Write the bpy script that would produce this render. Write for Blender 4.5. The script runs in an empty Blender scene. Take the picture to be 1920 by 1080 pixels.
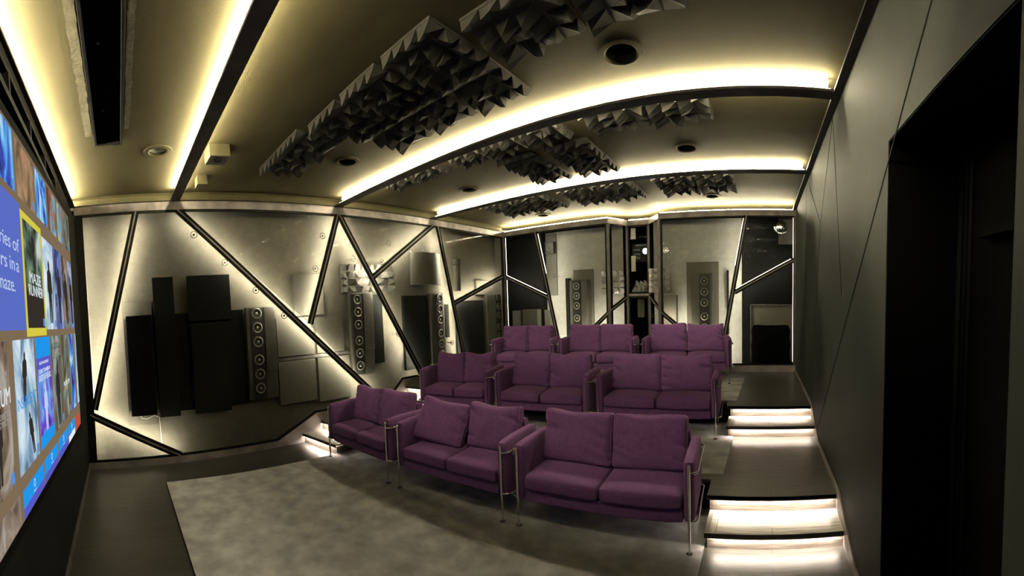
import bpy, bmesh, math, random
from mathutils import Vector, Matrix, noise
random.seed(7)
C = bpy.context.scene.collection
PI = math.pi

# ---------------------------------------------------------------- camera
F, FV, CY0 = 767.24, 798.15, 615.31
YAW, PITCH, ROLL = 0.6105, -0.0539, 0.0366
cam = bpy.data.cameras.new('camera'); camo = bpy.data.objects.new('camera', cam); C.objects.link(camo)
cam.type = 'PANO'; cam.panorama_type = 'CENTRAL_CYLINDRICAL'
cam.central_cylindrical_range_u_min = -960 / F
cam.central_cylindrical_range_u_max = 960 / F
cam.central_cylindrical_range_v_min = (CY0 - 1080) / FV
cam.central_cylindrical_range_v_max = CY0 / FV
R = Matrix.Rotation(YAW, 3, 'Z') @ Matrix.Rotation(PITCH, 3, 'X') @ Matrix.Rotation(ROLL, 3, 'Y')
M = R @ Matrix(((1, 0, 0), (0, 0, -1), (0, 1, 0)))
camo.matrix_world = Matrix.Translation((6.0794, 0.5604, 2.0)) @ M.to_4x4()
cam.clip_start = 0.02
bpy.context.scene.camera = camo

# ---------------------------------------------------------------- world and exposure
sc = bpy.context.scene
w = bpy.data.worlds.new('world'); sc.world = w; w.use_nodes = True
w.node_tree.nodes['Background'].inputs[0].default_value = (0.5, 0.55, 0.6, 1)
w.node_tree.nodes['Background'].inputs[1].default_value = 0.0
sc.view_settings.view_transform = 'Standard'; sc.view_settings.look = 'None'
sc.view_settings.gamma = 1; sc.view_settings.exposure = 0.0
sc.view_settings.use_curve_mapping = False
COVE = 700.0        # strength of the cove strips
COVE_C = (1.0, 0.88, 0.58)
CAV = 190.0          # strength of the strips behind the glass walls
CAV_C = (1.0, 0.93, 0.74)
STEP = 260.0
STEP_C = (1.0, 0.86, 0.70)
SCREEN = 1.0

# ---------------------------------------------------------------- materials
def newmat(name):
    m = bpy.data.materials.new(name); m.use_nodes = True
    nt = m.node_tree; b = nt.nodes['Principled BSDF']
    return m, nt, b
def setb(b, col, rough=.6, metal=0, spec=.5):
    b.inputs['Base Color'].default_value = (*col, 1); b.inputs['Roughness'].default_value = rough
    b.inputs['Metallic'].default_value = metal; b.inputs['Specular IOR Level'].default_value = spec
def N(nt, t, **k):
    n = nt.nodes.new(t)
    for a, v in k.items(): setattr(n, a, v)
    return n
def simple(name, col, rough=.6, metal=0, spec=.5):
    m, nt, b = newmat(name); setb(b, col, rough, metal, spec); return m
def mottled(name, c1, c2, scale=3, rough=.6, metal=0, spec=.4, bump=0.0, bscale=60, stretch=(1, 1, 1), detail=6):
    m, nt, b = newmat(name); setb(b, c1, rough, metal, spec)
    tc = N(nt, 'ShaderNodeTexCoord'); mp = N(nt, 'ShaderNodeMapping'); mp.inputs['Scale'].default_value = stretch
    nz = N(nt, 'ShaderNodeTexNoise'); nz.inputs['Scale'].default_value = scale; nz.inputs['Detail'].default_value = detail
    rp = N(nt, 'ShaderNodeValToRGB'); rp.color_ramp.elements[0].position = .35; rp.color_ramp.elements[1].position = .68
    rp.color_ramp.elements[0].color = (*c1, 1); rp.color_ramp.elements[1].color = (*c2, 1)
    nt.links.new(tc.outputs['Object'], mp.inputs[0]); nt.links.new(mp.outputs[0], nz.inputs['Vector'])
    nt.links.new(nz.outputs['Fac'], rp.inputs[0]); nt.links.new(rp.outputs[0], b.inputs['Base Color'])
    if bump:
        n2 = N(nt, 'ShaderNodeTexNoise'); n2.inputs['Scale'].default_value = bscale; n2.inputs['Detail'].default_value = 4
        bp = N(nt, 'ShaderNodeBump'); bp.inputs['Strength'].default_value = bump; bp.inputs['Distance'].default_value = .02
        nt.links.new(mp.outputs[0], n2.inputs['Vector']); nt.links.new(n2.outputs['Fac'], bp.inputs['Height'])
        nt.links.new(bp.outputs[0], b.inputs['Normal'])
    return m
def planks(name, c1, c2, axis='y', width=.19, rough=.42):
    """dark oak planks running along an axis, with grain"""
    m, nt, b = newmat(name); setb(b, c1, rough, 0, .45)
    tc = N(nt, 'ShaderNodeTexCoord'); mp = N(nt, 'ShaderNodeMapping')
    if axis == 'y': mp.inputs['Rotation'].default_value = (0, 0, PI / 2)
    br = N(nt, 'ShaderNodeTexBrick'); br.offset = .37; br.inputs['Scale'].default_value = 1
    br.inputs['Brick Width'].default_value = 1.7; br.inputs['Row Height'].default_value = width
    br.inputs['Mortar Size'].default_value = .0022; br.inputs['Color1'].default_value = (*c1, 1); br.inputs['Color2'].default_value = (*c2, 1)
    br.inputs['Mortar'].default_value = (.004, .004, .004, 1)
    nt.links.new(tc.outputs['Object'], mp.inputs[0]); nt.links.new(mp.outputs[0], br.inputs['Vector'])
    m2 = N(nt, 'ShaderNodeMapping'); m2.inputs['Scale'].default_value = (2.2, 55, 8)
    nt.links.new(mp.outputs[0], m2.inputs[0])
    nz = N(nt, 'ShaderNodeTexNoise'); nz.inputs['Scale'].default_value = 1.3; nz.inputs['Detail'].default_value = 8; nz.inputs['Distortion'].default_value = .6
    nt.links.new(m2.outputs[0], nz.inputs['Vector'])
    rp = N(nt, 'ShaderNodeValToRGB'); rp.color_ramp.elements[0].position = .3; rp.color_ramp.elements[1].position = .75
    rp.color_ramp.elements[0].color = (.45, .45, .45, 1); rp.color_ramp.elements[1].color = (1.5, 1.5, 1.5, 1)
    mx = N(nt, 'ShaderNodeMix', data_type='RGBA', blend_type='MULTIPLY'); mx.inputs[0].default_value = 1
    nt.links.new(nz.outputs['Fac'], rp.inputs[0]); nt.links.new(br.outputs['Color'], mx.inputs[6]); nt.links.new(rp.outputs[0], mx.inputs[7])
    nt.links.new(mx.outputs[2], b.inputs['Base Color'])
    bp = N(nt, 'ShaderNodeBump'); bp.inputs['Strength'].default_value = .25; bp.inputs['Distance'].default_value = .004
    nt.links.new(nz.outputs['Fac'], bp.inputs['Height']); nt.links.new(bp.outputs[0], b.inputs['Normal'])
    return m
def woven(name, col, scale=260, rough=.9, var=.25, bump=.3, sheen=0):
    m, nt, b = newmat(name); setb(b, col, rough, 0, .2)
    if sheen: b.inputs['Sheen Weight'].default_value = sheen; b.inputs['Sheen Tint'].default_value = (.6, .35, .5, 1)
    tc = N(nt, 'ShaderNodeTexCoord')
    hs = []
    for sx in ((1, .06, .06), (.06, 1, .06), (.06, .06, 1)):
        mp = N(nt, 'ShaderNodeMapping'); mp.inputs['Scale'].default_value = sx
        nz = N(nt, 'ShaderNodeTexNoise'); nz.inputs['Scale'].default_value = scale; nz.inputs['Detail'].default_value = 2
        nt.links.new(tc.outputs['Object'], mp.inputs[0]); nt.links.new(mp.outputs[0], nz.inputs['Vector']); hs.append(nz)
    a1 = N(nt, 'ShaderNodeMath', operation='ADD'); a2 = N(nt, 'ShaderNodeMath', operation='ADD')
    nt.links.new(hs[0].outputs['Fac'], a1.inputs[0]); nt.links.new(hs[1].outputs['Fac'], a1.inputs[1])
    nt.links.new(a1.outputs[0], a2.inputs[0]); nt.links.new(hs[2].outputs['Fac'], a2.inputs[1])
    rp = N(nt, 'ShaderNodeMapRange'); rp.inputs['From Min'].default_value = 1.1; rp.inputs['From Max'].default_value = 1.9
    rp.inputs['To Min'].default_value = 1 - var; rp.inputs['To Max'].default_value = 1 + var
    nt.links.new(a2.outputs[0], rp.inputs['Value'])
    vm = N(nt, 'ShaderNodeVectorMath', operation='SCALE'); vm.inputs[0].default_value = col
    nt.links.new(rp.outputs[0], vm.inputs['Scale']); nt.links.new(vm.outputs[0], b.inputs['Base Color'])
    bp = N(nt, 'ShaderNodeBump'); bp.inputs['Strength'].default_value = bump; bp.inputs['Distance'].default_value = .002
    nt.links.new(a2.outputs[0], bp.inputs['Height']); nt.links.new(bp.outputs[0], b.inputs['Normal'])
    return m
def emit(name, col, s):
    m = bpy.data.materials.new(name); m.use_nodes = True; nt = m.node_tree; nt.nodes.clear()
    e = N(nt, 'ShaderNodeEmission'); e.inputs[0].default_value = (*col, 1); e.inputs[1].default_value = s
    o = N(nt, 'ShaderNodeOutputMaterial'); nt.links.new(e.outputs[0], o.inputs[0]); return m
def glass(name):
    m = bpy.data.materials.new(name); m.use_nodes = True; nt = m.node_tree; nt.nodes.clear()
    t = N(nt, 'ShaderNodeBsdfTransparent'); t.inputs[0].default_value = (.77, .77, .75, 1)
    g = N(nt, 'ShaderNodeBsdfGlossy'); g.inputs['Roughness'].default_value = .03
    lw = N(nt, 'ShaderNodeLayerWeight'); lw.inputs['Blend'].default_value = .15
    mr = N(nt, 'ShaderNodeMath', operation='MULTIPLY'); mr.inputs[1].default_value = .16
    mx = N(nt, 'ShaderNodeMixShader'); o = N(nt, 'ShaderNodeOutputMaterial')
    nt.links.new(lw.outputs['Fresnel'], mr.inputs[0]); nt.links.new(mr.outputs[0], mx.inputs[0])
    nt.links.new(t.outputs[0], mx.inputs[1]); nt.links.new(g.outputs[0], mx.inputs[2]); nt.links.new(mx.outputs[0], o.inputs[0])
    return m

M_CEIL = mottled('ceiling_paint', (.050, .044, .023), (.064, .056, .029), 1.1, .8, 0, .06, .08, 25, (1, 3, 1))
M_WALL = mottled('right_wall_paint', (.0165, .0195, .0175), (.021, .0245, .0215), 1.5, .7, 0, .06, .05, 14, (1, 1, 1))
M_BLACKWALL = mottled('black_wall', (.004, .0042, .004), (.007, .007, .0065), 2, .8, 0, .03)
M_VOID = simple('black_void', (.003, .003, .003), .9, 0, .02)
M_FRIT = simple('black_edge_band', (.0045, .0045, .004), .6, 0, .04)
M_STEEL = mottled('raw_steel', (.07, .062, .058), (.15, .132, .122), 4.5, .5, .1, .25, .05, 30)
M_STEELD = mottled('dark_steel', (.030, .027, .027), (.055, .049, .049), 4.5, .5, 0, .15, .05, 30)
M_STONE = mottled('kick_plate', (.08, .07, .067), (.17, .15, .145), 3.2, .4, .1, .5, .04, 30)
M_CANVAS = woven('canvas', (.135, .125, .100), 130, .9, .16, .25)
M_CANVASG = woven('canvas_grey', (.34, .335, .31), 130, .9, .14, .2)
M_PANEL = woven('absorber_cloth', (.115, .108, .088), 200, .9, .12, .2)
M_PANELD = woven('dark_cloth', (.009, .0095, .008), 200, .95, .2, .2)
M_FOAM = mottled('black_foam', (.004, .004, .004), (.010, .010, .0095), 60, .95, 0, .1, .6, 90)
M_SPK = mottled('speaker_cabinet', (.07, .067, .055), (.10, .095, .08), 2.5, .5, 0, .4)
M_SPKD = simple('speaker_baffle', (.022, .021, .018), .45)
M_CONE = simple('driver_cone', (.02, .02, .018), .5)
M_RING = simple('driver_ring', (.33, .31, .25), .28, .7)
M_DOME = simple('driver_dome', (.45, .43, .36), .3, .6)
M_DIF = mottled('diffuser_card', (.020, .0195, .0175), (.034, .033, .028), 6, .8, 0, .12)
M_DIFL = mottled('pale_diffuser', (.10, .096, .08), (.15, .14, .12), 6, .5, 0, .4)
M_DIFB = mottled('glossy_diffuser', (.30, .29, .27), (.45, .44, .41), 6, .25, 0, .6)
M_SOFA = woven('purple_wool', (.098, .041, .122), 330, .95, .22, .35, .12)
M_PIPE = simple('piping_cord', (.16, .06, .15), .9)
M_CHROME = simple('chrome', (.78, .76, .74), .13, 1)
M_RUG = mottled('taupe_rug', (.25, .245, .25), (.41, .405, .41), 4.6, .95, 0, .1, .9, 140, (1, 1, 1), 9)
M_WOOD_Y = planks('dark_oak_length', (.022, .020, .0165), (.034, .031, .026), 'y')
M_WOOD_X = planks('dark_oak_cross', (.032, .030, .026), (.048, .044, .038), 'x')
M_NOSE = simple('step_edge', (.012, .011, .010), .35)
M_RISER = mottled('riser_oak', (.09, .075, .065), (.19, .16, .14), 3.5, .6, 0, .2, .3, 12, (1, 1, 22), 8)
M_BLACKMETAL = simple('black_metal', (.006, .0065, .008), .45, 0, .15)
M_TAPE = mottled('paper_tape', (.075, .068, .045), (.12, .11, .075), 9, .7, 0, .2, .3, 30)
M_WHITE = simple('off_white', (.62, .60, .55), .5)
M_GLASS = glass('clear_glass')
M_COVE = emit('cove_strip_light', COVE_C, COVE)
M_COVEF = emit('tilted_cove_strip_light', COVE_C, 125)
M_COVEF2 = emit('far_side_cove_strip_light', COVE_C, 180)
M_COVEB = emit('edge_cove_strip_light', COVE_C, 1150)
M_COVE2 = emit('weak_cove_strip_light', COVE_C, COVE * .7)
M_CAV = emit('wall_strip_light', CAV_C, CAV)
M_CAVT = emit('thin_wall_strip_light', CAV_C, 14)
M_STEPL = emit('step_strip_light', STEP_C, STEP)

# ---------------------------------------------------------------- builders
class MB:
    def __init__(s): s.bm = bmesh.new()
    def face(s, pts):
        vs = [s.bm.verts.new(p) for p in pts]
        try: s.bm.faces.new(vs)
        except ValueError: pass
        return s
    def box(s, x0, x1, y0, y1, z0, z1, bev=0, seg=2, mat=None):
        r = bmesh.ops.create_cube(s.bm, size=1)
        for v in r['verts']:
            v.co = Vector(((x0 + x1) / 2 + v.co.x * (x1 - x0), (y0 + y1) / 2 + v.co.y * (y1 - y0), (z0 + z1) / 2 + v.co.z * (z1 - z0)))
        if mat is not None: bmesh.ops.transform(s.bm, matrix=mat, verts=r['verts'])
        if bev:
            es = list({e for v in r['verts'] for e in v.link_edges})
            bmesh.ops.bevel(s.bm, geom=es, offset=bev, segments=seg, affect='EDGES', profile=.5)
        return s
    def prism(s, pts, d):
        """pts: closed polygon of 3D points; d: extrusion vector"""
        d = Vector(d); a = [s.bm.verts.new(p) for p in pts]; b = [s.bm.verts.new(Vector(p) + d) for p in pts]
        n = len(a); s.bm.faces.new(a); s.bm.faces.new(b[::-1])
        for i in range(n): s.bm.faces.new((a[i], b[i], b[(i + 1) % n], a[(i + 1) % n]))
        return s
    def bar(s, p, q, wdt, hgt, nrm):
        """bar from p to q, width wdt across, thickness hgt along nrm (from the line outward)"""
        p, q, nrm = Vector(p), Vector(q), Vector(nrm).normalized()
        d = (q - p).normalized(); c = d.cross(nrm).normalized() * wdt / 2
        return s.prism([p - c, q - c, q + c, p + c], nrm * hgt)
    def tube(s, pts, r, seg=10, caps=True):
        pts = [Vector(p) for p in pts]; rings = []
        up = None
        for i, p in enumerate(pts):
            if i == 0: t = pts[1] - p
            elif i == len(pts) - 1: t = p - pts[i - 1]
            else: t = (pts[i + 1] - p).normalized() + (p - pts[i - 1]).normalized()
            t.normalize()
            if up is None:
                up = Vector((0, 0, 1)) if abs(t.z) < .9 else Vector((1, 0, 0))
            a = t.cross(up).normalized(); b = t.cross(a).normalized(); up = -b if False else (a.cross(t)).normalized()
            rings.append([s.bm.verts.new(p + (a * math.cos(2 * PI * k / seg) + up * math.sin(2 * PI * k / seg)) * r) for k in range(seg)])
        for i in range(len(rings) - 1):
            for k in range(seg):
                s.bm.faces.new((rings[i][k], rings[i][(k + 1) % seg], rings[i + 1][(k + 1) % seg], rings[i + 1][k]))
        if caps: s.bm.faces.new(rings[0][::-1]); s.bm.faces.new(rings[-1])
        return s
    def lathe(s, prof, c=(0, 0, 0), axis=(0, 0, 1), seg=24):
        """prof: list of (r, h) along axis"""
        ax = Vector(axis).normalized(); a = ax.orthogonal().normalized(); b = ax.cross(a); c = Vector(c); rings = []
        for r, h in prof:
            if r < 1e-6: rings.append([s.bm.verts.new(c + ax * h)])
            else: rings.append([s.bm.verts.new(c + ax * h + (a * math.cos(2 * PI * k / seg) + b * math.sin(2 * PI * k / seg)) * r) for k in range(seg)])
        for i in range(len(rings) - 1):
            A, B = rings[i], rings[i + 1]
            for k in range(seg):
                k2 = (k + 1) % seg
                if len(A) == 1 and len(B) == 1: continue
                if len(A) == 1: s.bm.faces.new((A[0], B[k2], B[k]))
                elif len(B) == 1: s.bm.faces.new((A[k], A[k2], B[0]))
                else: s.bm.faces.new((A[k], A[k2], B[k2], B[k]))
        return s
    def build(s, name, mat, parent=None, smooth=False):
        bmesh.ops.recalc_face_normals(s.bm, faces=s.bm.faces)
        me = bpy.data.meshes.new(name); s.bm.to_mesh(me); s.bm.free()
        if smooth:
            for p in me.polygons: p.use_smooth = True
            try: me.set_sharp_from_angle(angle=math.radians(40))
            except Exception: pass
        me.materials.append(mat)
        o = bpy.data.objects.new(name, me); C.objects.link(o)
        if parent: o.parent = parent
        return o
def tag(o, label, cat, group=None, kind=None):
    o['label'] = label; o['category'] = cat
    if group: o['group'] = group
    if kind: o['kind'] = kind
    return o
def thing(name, label, cat, loc=(0, 0, 0), rz=0, group=None, kind=None):
    o = bpy.data.objects.new(name, None); C.objects.link(o); o.location = loc; o.rotation_euler = (0, 0, rz)
    o.empty_display_size = .1
    return tag(o, label, cat, group, kind)
def struct(name, mb, mat, parent=None, smooth=False):
    o = mb.build(name, mat, parent, smooth)
    if parent is None: o['kind'] = 'structure'
    return o
TR = [0]
def trim(): TR[0] += 1; return 'trim_%d' % TR[0]

W, D, Z1, Z2, ZC, H = 6.785, 8.945, 3.645, 3.76, 3.90, .1466

# ---------------------------------------------------------------- floor, platforms, steps
struct('floor', MB().box(-.5, W + .6, -.4, 10.3, -.1, 0), M_WOOD_Y)
# cross planks of the aisle beside the right wall, flush strip laid on the floor
struct(trim(), MB().box(5.615, W, .3, 3.9, 0, .004), M_WOOD_X)
def platform(name, front, back, top, pts):
    return MB().prism([(x, y, 0) for x, y in pts], (0, 0, top))
# platform A (two steps up) and platform B (four steps up); outline follows the seating and both stairs
A_pts = [(0, 4.1), (.86, 4.2), (.87, 4.2), (5.60, 4.53), (5.64, 4.53), (W, 4.53), (W, 9.9), (0, 9.9)]
B_pts = [(0, 5.80), (.86, 5.86), (.87, 5.86), (5.60, 6.44), (5.64, 6.44), (W, 6.44), (W, 9.9), (0, 9.9)]
struct(trim(), platform('a', 0, 0, 2 * H - .03, A_pts), M_BLACKWALL)
struct(trim(), platform('b', 0, 0, 4 * H - .03, B_pts), M_BLACKWALL)
A_top = [(0, 3.72), (.88, 3.84), (.89, 4.17), (5.58, 4.50), (5.60, 4.165), (W, 4.165), (W, 6.3), (0, 6.3)]
B_top = [(0, 5.60), (.88, 5.72), (.89, 5.83), (5.58, 6.41), (5.60, 6.173), (W, 6.173), (W, 9.9), (0, 9.9)]
struct(trim(), MB().prism([(x, y, 2 * H - .03) for x, y in A_top], (0, 0, .03)), M_WOOD_X)
struct(trim(), MB().prism([(x, y, 4 * H - .03) for x, y in B_top], (0, 0, .03)), M_WOOD_X)
# stairs: separate step blocks, each with a lit strip under its overhanging edge
def stair_step(x0, ya0, x1, ya1, z, depth, first=True):
    """tread whose front edge runs from (x0,ya0) to (x1,ya1); top at z; riser below goes down H"""
    n = trim()
    r = struct(n, MB().prism([(x0, ya0 + .035, z - H), (x1, ya1 + .035, z - H), (x1, ya1 + depth, z - H), (x0, ya0 + depth, z - H)], (0, 0, H - .042)), M_RISER)
    MB().prism([(x0 - (.02 if x0 > 1 else 0), ya0 + .004, z - .016), (x1 + (.02 if x1 < 1 else 0), ya1 + .004, z - .016), (x1 + (.02 if x1 < 1 else 0), ya1 + depth, z - .016), (x0 - (.02 if x0 > 1 else 0), ya0 + depth, z - .016)], (0, 0, .016)).build('tread', M_TREAD if first else M_WOOD_X, r)
    MB().prism([(x0 - (.022 if x0 > 1 else 0), ya0, z - .042), (x1 + (.022 if x1 < 1 else 0), ya1, z - .042), (x1 + (.022 if x1 < 1 else 0), ya1 + .010, z - .042), (x0 - (.022 if x0 > 1 else 0), ya0 + .010, z - .042)], (0, 0, .040)).build('nosing', M_NOSE, r)
    if first:
        bx = x0 - .018 if x0 > 1 else x1 - .085; by = ya0 if x0 > 1 else ya1
        MB().box(bx, bx + .10, by + .015, by + .33, z - .001, z + .0012).build('tread_border', M_TREADY, r)
    e = .05
    MB().prism([(x0 + e, ya0 + .012, z - .036), (x1 - e, ya1 + .012, z - .036), (x1 - e, ya1 + .032, z - .036), (x0 + e, ya0 + .032, z - .036)], (0, 0, .006)).build('led_strip', M_STEPL, r)
    return r
M_TREAD = planks('tread_oak', (.30, .285, .25), (.36, .34, .30), 'x', .17, .4)
M_TREADY = planks('tread_border_oak', (.24, .225, .19), (.28, .265, .23), 'y', .06, .4)
XR = 5.625
stair_step(XR, 3.817, W - .005, 3.817, H, .40)
stair_step(XR - .02, 4.165, W - .005, 4.165, 2 * H + .0005, .38, False)
stair_step(XR + .02, 5.75, W - .005, 5.75, 3 * H, .46)
stair_step(XR + .02, 6.173, W - .005, 6.173, 4 * H + .0005, .30, False)
stair_step(.005, 3.37, .86, 3.49, H, .40)
stair_step(.005, 3.72, .86, 3.84, 2 * H + .0005, .38, False)
stair_step(.005, 5.25, .86, 5.37, 3 * H, .40)
stair_step(.005, 5.60, .86, 5.72, 4 * H + .0005, .30, False)

# rugs
def rug(pts, z, label):
    o = MB().prism([(x, y, z) for x, y in pts], (0, 0, .010)).build('rug', M_RUG)
    return tag(o, label, 'rug', 'grey rugs under the sofa rows')
rug([(.74, 1.06), (5.60, 1.06), (5.60, 4.48), (.885, 4.15)], .005, 'large mottled taupe rug on the main floor under the front sofa row')
rug([(.95, 4.35), (5.69, 4.62), (5.72, 5.735), (5.60, 6.38), (.95, 5.80)], 2 * H, 'mottled taupe rug on the lower platform under the middle sofa row')
rug([(.95, 6.05), (5.72, 6.47), (5.77, 8.24), (.95, 8.0)], 4 * H, 'mottled taupe rug on the top platform under the back sofa row')

# ---------------------------------------------------------------- ceiling and coves
DL = [(1.446, 1.131, .105), (4.985, 3.756, .125), (1.539, 3.518, .115), (5.112, 5.901, .118), (1.56, 5.898, .115), (5.146, 8.375, .115), (1.451, 8.527, .115)]
cutter = MB(); cutter.box(1.79, 6.0, .453, .708, ZC - .05, ZC + .07)
for x, y, rr in DL: cutter.lathe([(0, -.05), (rr, -.05), (rr, .07), (0, .07)], (x, y, ZC), (0, 0, 1), 32)
cut = cutter.build('hole_cutter', M_CEIL)
ceil = struct('ceiling', MB().box(-.5, W + .7, -.5, 10.3, ZC, ZC + .05), M_CEIL)
md = ceil.modifiers.new('holes', 'BOOLEAN'); md.object = cut; md.operation = 'DIFFERENCE'; md.solver = 'EXACT'
me = bpy.data.meshes.new_from_object(ceil.evaluated_get(bpy.context.evaluated_depsgraph_get()))
ceil.modifiers.clear(); ceil.data = me; bpy.data.objects.remove(cut)
struct('ceiling', MB().box(-.5, W + .7, -.5, 10.3, ZC + .16, ZC + .2), M_VOID)
def led_quad(parent, x0, x1, ya, yb, za, zb, mat):
    MB().prism([(x0, ya, za), (x1, ya, za), (x1, yb, zb), (x0, yb, zb)], (0, 0, -.002)).build('led_strip', mat, parent)
def beam(y0, y1, mat=M_STEELD):
    o = struct(trim(), MB().box(0, W - .072, y0, y1, Z2, Z2 + .022), mat)
    ym = (y0 + y1) / 2
    MB().box(.20, W - .12, ym - .022, ym + .022, Z2 + .022, ZC).build('web', M_WHITE, o)
    # main strip tilted towards the screen side, weaker strip on the far side
    led_quad(o, .20, W - .12, ym - .038, ym - .024, ZC - .052, ZC - .052, M_COVE)
    led_quad(o, .16, W - .10, ym - .062, ym - .056, Z2 + .024, Z2 + .030, M_COVEF)
    led_quad(o, .20, W - .12, ym + .038, ym + .024, ZC - .052, ZC - .052, M_COVE2)
    led_quad(o, .16, W - .10, ym + .062, ym + .054, Z2 + .024, Z2 + .030, M_COVEF2)
    return o
beam(1.443, 1.585); beam(4.216, 4.36); beam(6.464, 6.60)
# cove board along the screen wall
o = struct(trim(), MB().prism([(0, .02, Z2), (W, -.06, Z2), (W, -.16, Z2), (0, -.14, Z2)], (0, 0, .022)), M_STEELD)
MB().prism([(.03, -.045, Z2 + .024), (W - .1, -.105, Z2 + .024), (W - .1, -.12, Z2 + .024), (.03, -.06, Z2 + .024)], (0, 0, .008)).build('led_strip', M_COVEB, o)
# right wall trim board and left lip
struct(trim(), MB().box(W - .074, W, -.1, D, Z2, Z2 + .025), M_STEELD)
struct(trim(), MB().prism([(-.03, 0, Z2 + .014), (.004, 0, Z2 + .014), (.004, 0, ZC - .045), (-.03, 0, ZC)], (0, D, 0)), M_CEIL)
# rails: steel plates over the glass walls
struct(trim(), MB().box(-.03, .012, 0, D, Z1, Z2), M_STEEL)
struct(trim(), MB().box(-.03, .020, 0, D, Z2, Z2 + .014), M_FRIT)
def plate(p, q, z0, z1, th, mat, name=None):
    p = Vector((*p, 0)); q = Vector((*q, 0)); d = (q - p).normalized(); n = Vector((-d.y, d.x, 0)) * th
    return struct(name or trim(), MB().prism([p + Vector((0, 0, z0)), q + Vector((0, 0, z0)), q + n + Vector((0, 0, z0)), p + n + Vector((0, 0, z0))], (0, 0, z1 - z0)), mat)
back_path = [(0.0, D), (2.82, D), (3.09, 9.43), (3.60, 9.43), (3.95, D), (W, D)]
for a, b in zip(back_path[:-1], back_path[1:]):
    o = plate(a, b, Z1, Z2, .03, M_STEEL)
    d = (Vector(b) - Vector(a)).normalized(); n = Vector((-d.y, d.x))
    aa = Vector(a) + n * .075 + d * .03; bb = Vector(b) + n * .075 - d * .03
    MB().bar((aa.x, aa.y, Z2 + .012), (bb.x, bb.y, Z2 + .012), .014, .008, (0, 0, 1)).build('led_strip', M_COVEB, o)
    MB().bar((aa.x, aa.y, Z2 - .03), (bb.x, bb.y, Z2 - .03), .04, .040, (0, 0, 1)).build('strip_ledge', M_BLACKMETAL, o)

# ---------------------------------------------------------------- outer shell
struct('wall_left', MB().box(-.5, -.25, -.3, 10.2, 0, ZC), M_CANVAS)
struct('wall_back', MB().box(-.5, W + .5, 10.15, 10.25, 0, ZC), M_VOID)
struct('wall_front', MB().box(-.5, W + .7, -.2, -.001, 0, Z2 - .15), M_BLACKWALL)
struct('wall_front', MB().box(-.5, W + .7, -.3, -.2, 0, ZC), M_BLACKWALL)
struct('baseboard_front', MB().box(0, W, -.001, .012, 0, .09), M_STEELD)
# right wall with door opening y 1.57..2.80, top 2.87
wr = struct('wall_right', MB().box(W, W + .5, 2.82, 10.2, 0, ZC).box(W, W + .5, 1.57, 2.82, 2.87, ZC).box(W, W + .5, -.3, 1.57, 0, ZC), M_WALL)
struct('wall_niche', MB().box(W + .5, W + .56, 1.0, 3.4, 0, 3.2), M_VOID)
wn = struct('door_1', MB().box(W + .44, W + .5, 1.5, 2.75, 0, 2.85, .004), M_VOID)
MB().box(W + .004, W + .44, 2.812, 2.819, 0, 2.869).box(W + .004, W + .44, 1.571, 1.578, 0, 2.869).box(W + .004, W + .44, 1.578, 2.812, 2.862, 2.869).build('door_frame', M_VOID, wn)
MB().box(W + .425, W + .44, 2.60, 2.63, .02, 2.84).build('door_stile', M_BLACKMETAL, wn)
MB().box(W + .425, W + .44, 2.66, 2.68, .02, 2.84).build('door_stile', M_BLACKMETAL, wn)
MB().box(W + .36, W + .44, 1.9, 2.42, 2.33, 2.37).build('shelf', M_VOID, wn)
def groove(p, q, wd=.010):
    MB().bar((W - .001, p[0], p[1]), (W - .001, q[0], q[1]), wd, .0015, (-1, 0, 0)).build('groove', M_VOID, wr)
groove((2.24, 3.24), (5.57, .46), .014); groove((4.69, 3.75), (5.48, 2.89)); groove((5.48, 2.89), (6.26, .70))
groove((4.69, 3.75), (4.13, 2.05)); groove((6.90, 3.75), (5.48, 2.89)); groove((7.05, 3.75), (7.30, .62), .006)
groove((2.24, 3.24), (1.66, 3.75), .014)
# baseboard of the right wall, following the floor and stairs
bbp = [(.3, 0), (.3, .09), (3.42, .09), (3.80, .09 + H), (4.10, .06 + 2 * H), (5.42, .06 + 2 * H), (5.80, .07 + 3 * H), (6.12, .05 + 4 * H), (D, .05 + 4 * H), (D, 0)]
struct('baseboard_right', MB().prism([(W - .015, y, z) for y, z in bbp], (.014, 0, 0)), M_STONE)
# kick plate under the left glass wall
kpp = [(0, 0), (0, .095), (2.94, .095), (3.65, .425), (5.22, .43), (5.56, .715), (D, .715), (D, 0)]
struct('baseboard_left', MB().prism([(-.03, y, z) for y, z in kpp], (.045, 0, 0)), M_STONE)
# kick plate under the back glass wall
for a, b in zip(back_path[:-1], back_path[1:]):
    plate(a, b, 4 * H, .715, .04, M_STONE, 'baseboard_back')
# cavity backs
struct('wall_cavity', MB().box(.93, 2.98, 9.52, 9.56, .5, Z1 + .05), M_CANVASG)
struct('wall_cavity', MB().box(3.86, 5.67, 9.40, 9.44, .5, Z1 + .05), M_CANVASG)
struct('wall_cavity', MB().box(-.45, .93, 9.34, 9.56, .5, Z1 + .05), M_FOAM)
struct('wall_cavity', MB().box(5.66, W, 9.36, 9.56, .5, Z1 + .05), M_FOAM)
struct('wall_cavity', MB().box(2.98, 3.04, 9.47, 10.15, .5, Z1 + .05).box(3.66, 3.72, 9.47, 10.15, .5, Z1 + .05), M_VOID)
struct('wall_cavity', MB().box(3.72, 3.9, 9.40, 9.44, .5, Z1 + .05), M_CANVASG)
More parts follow.
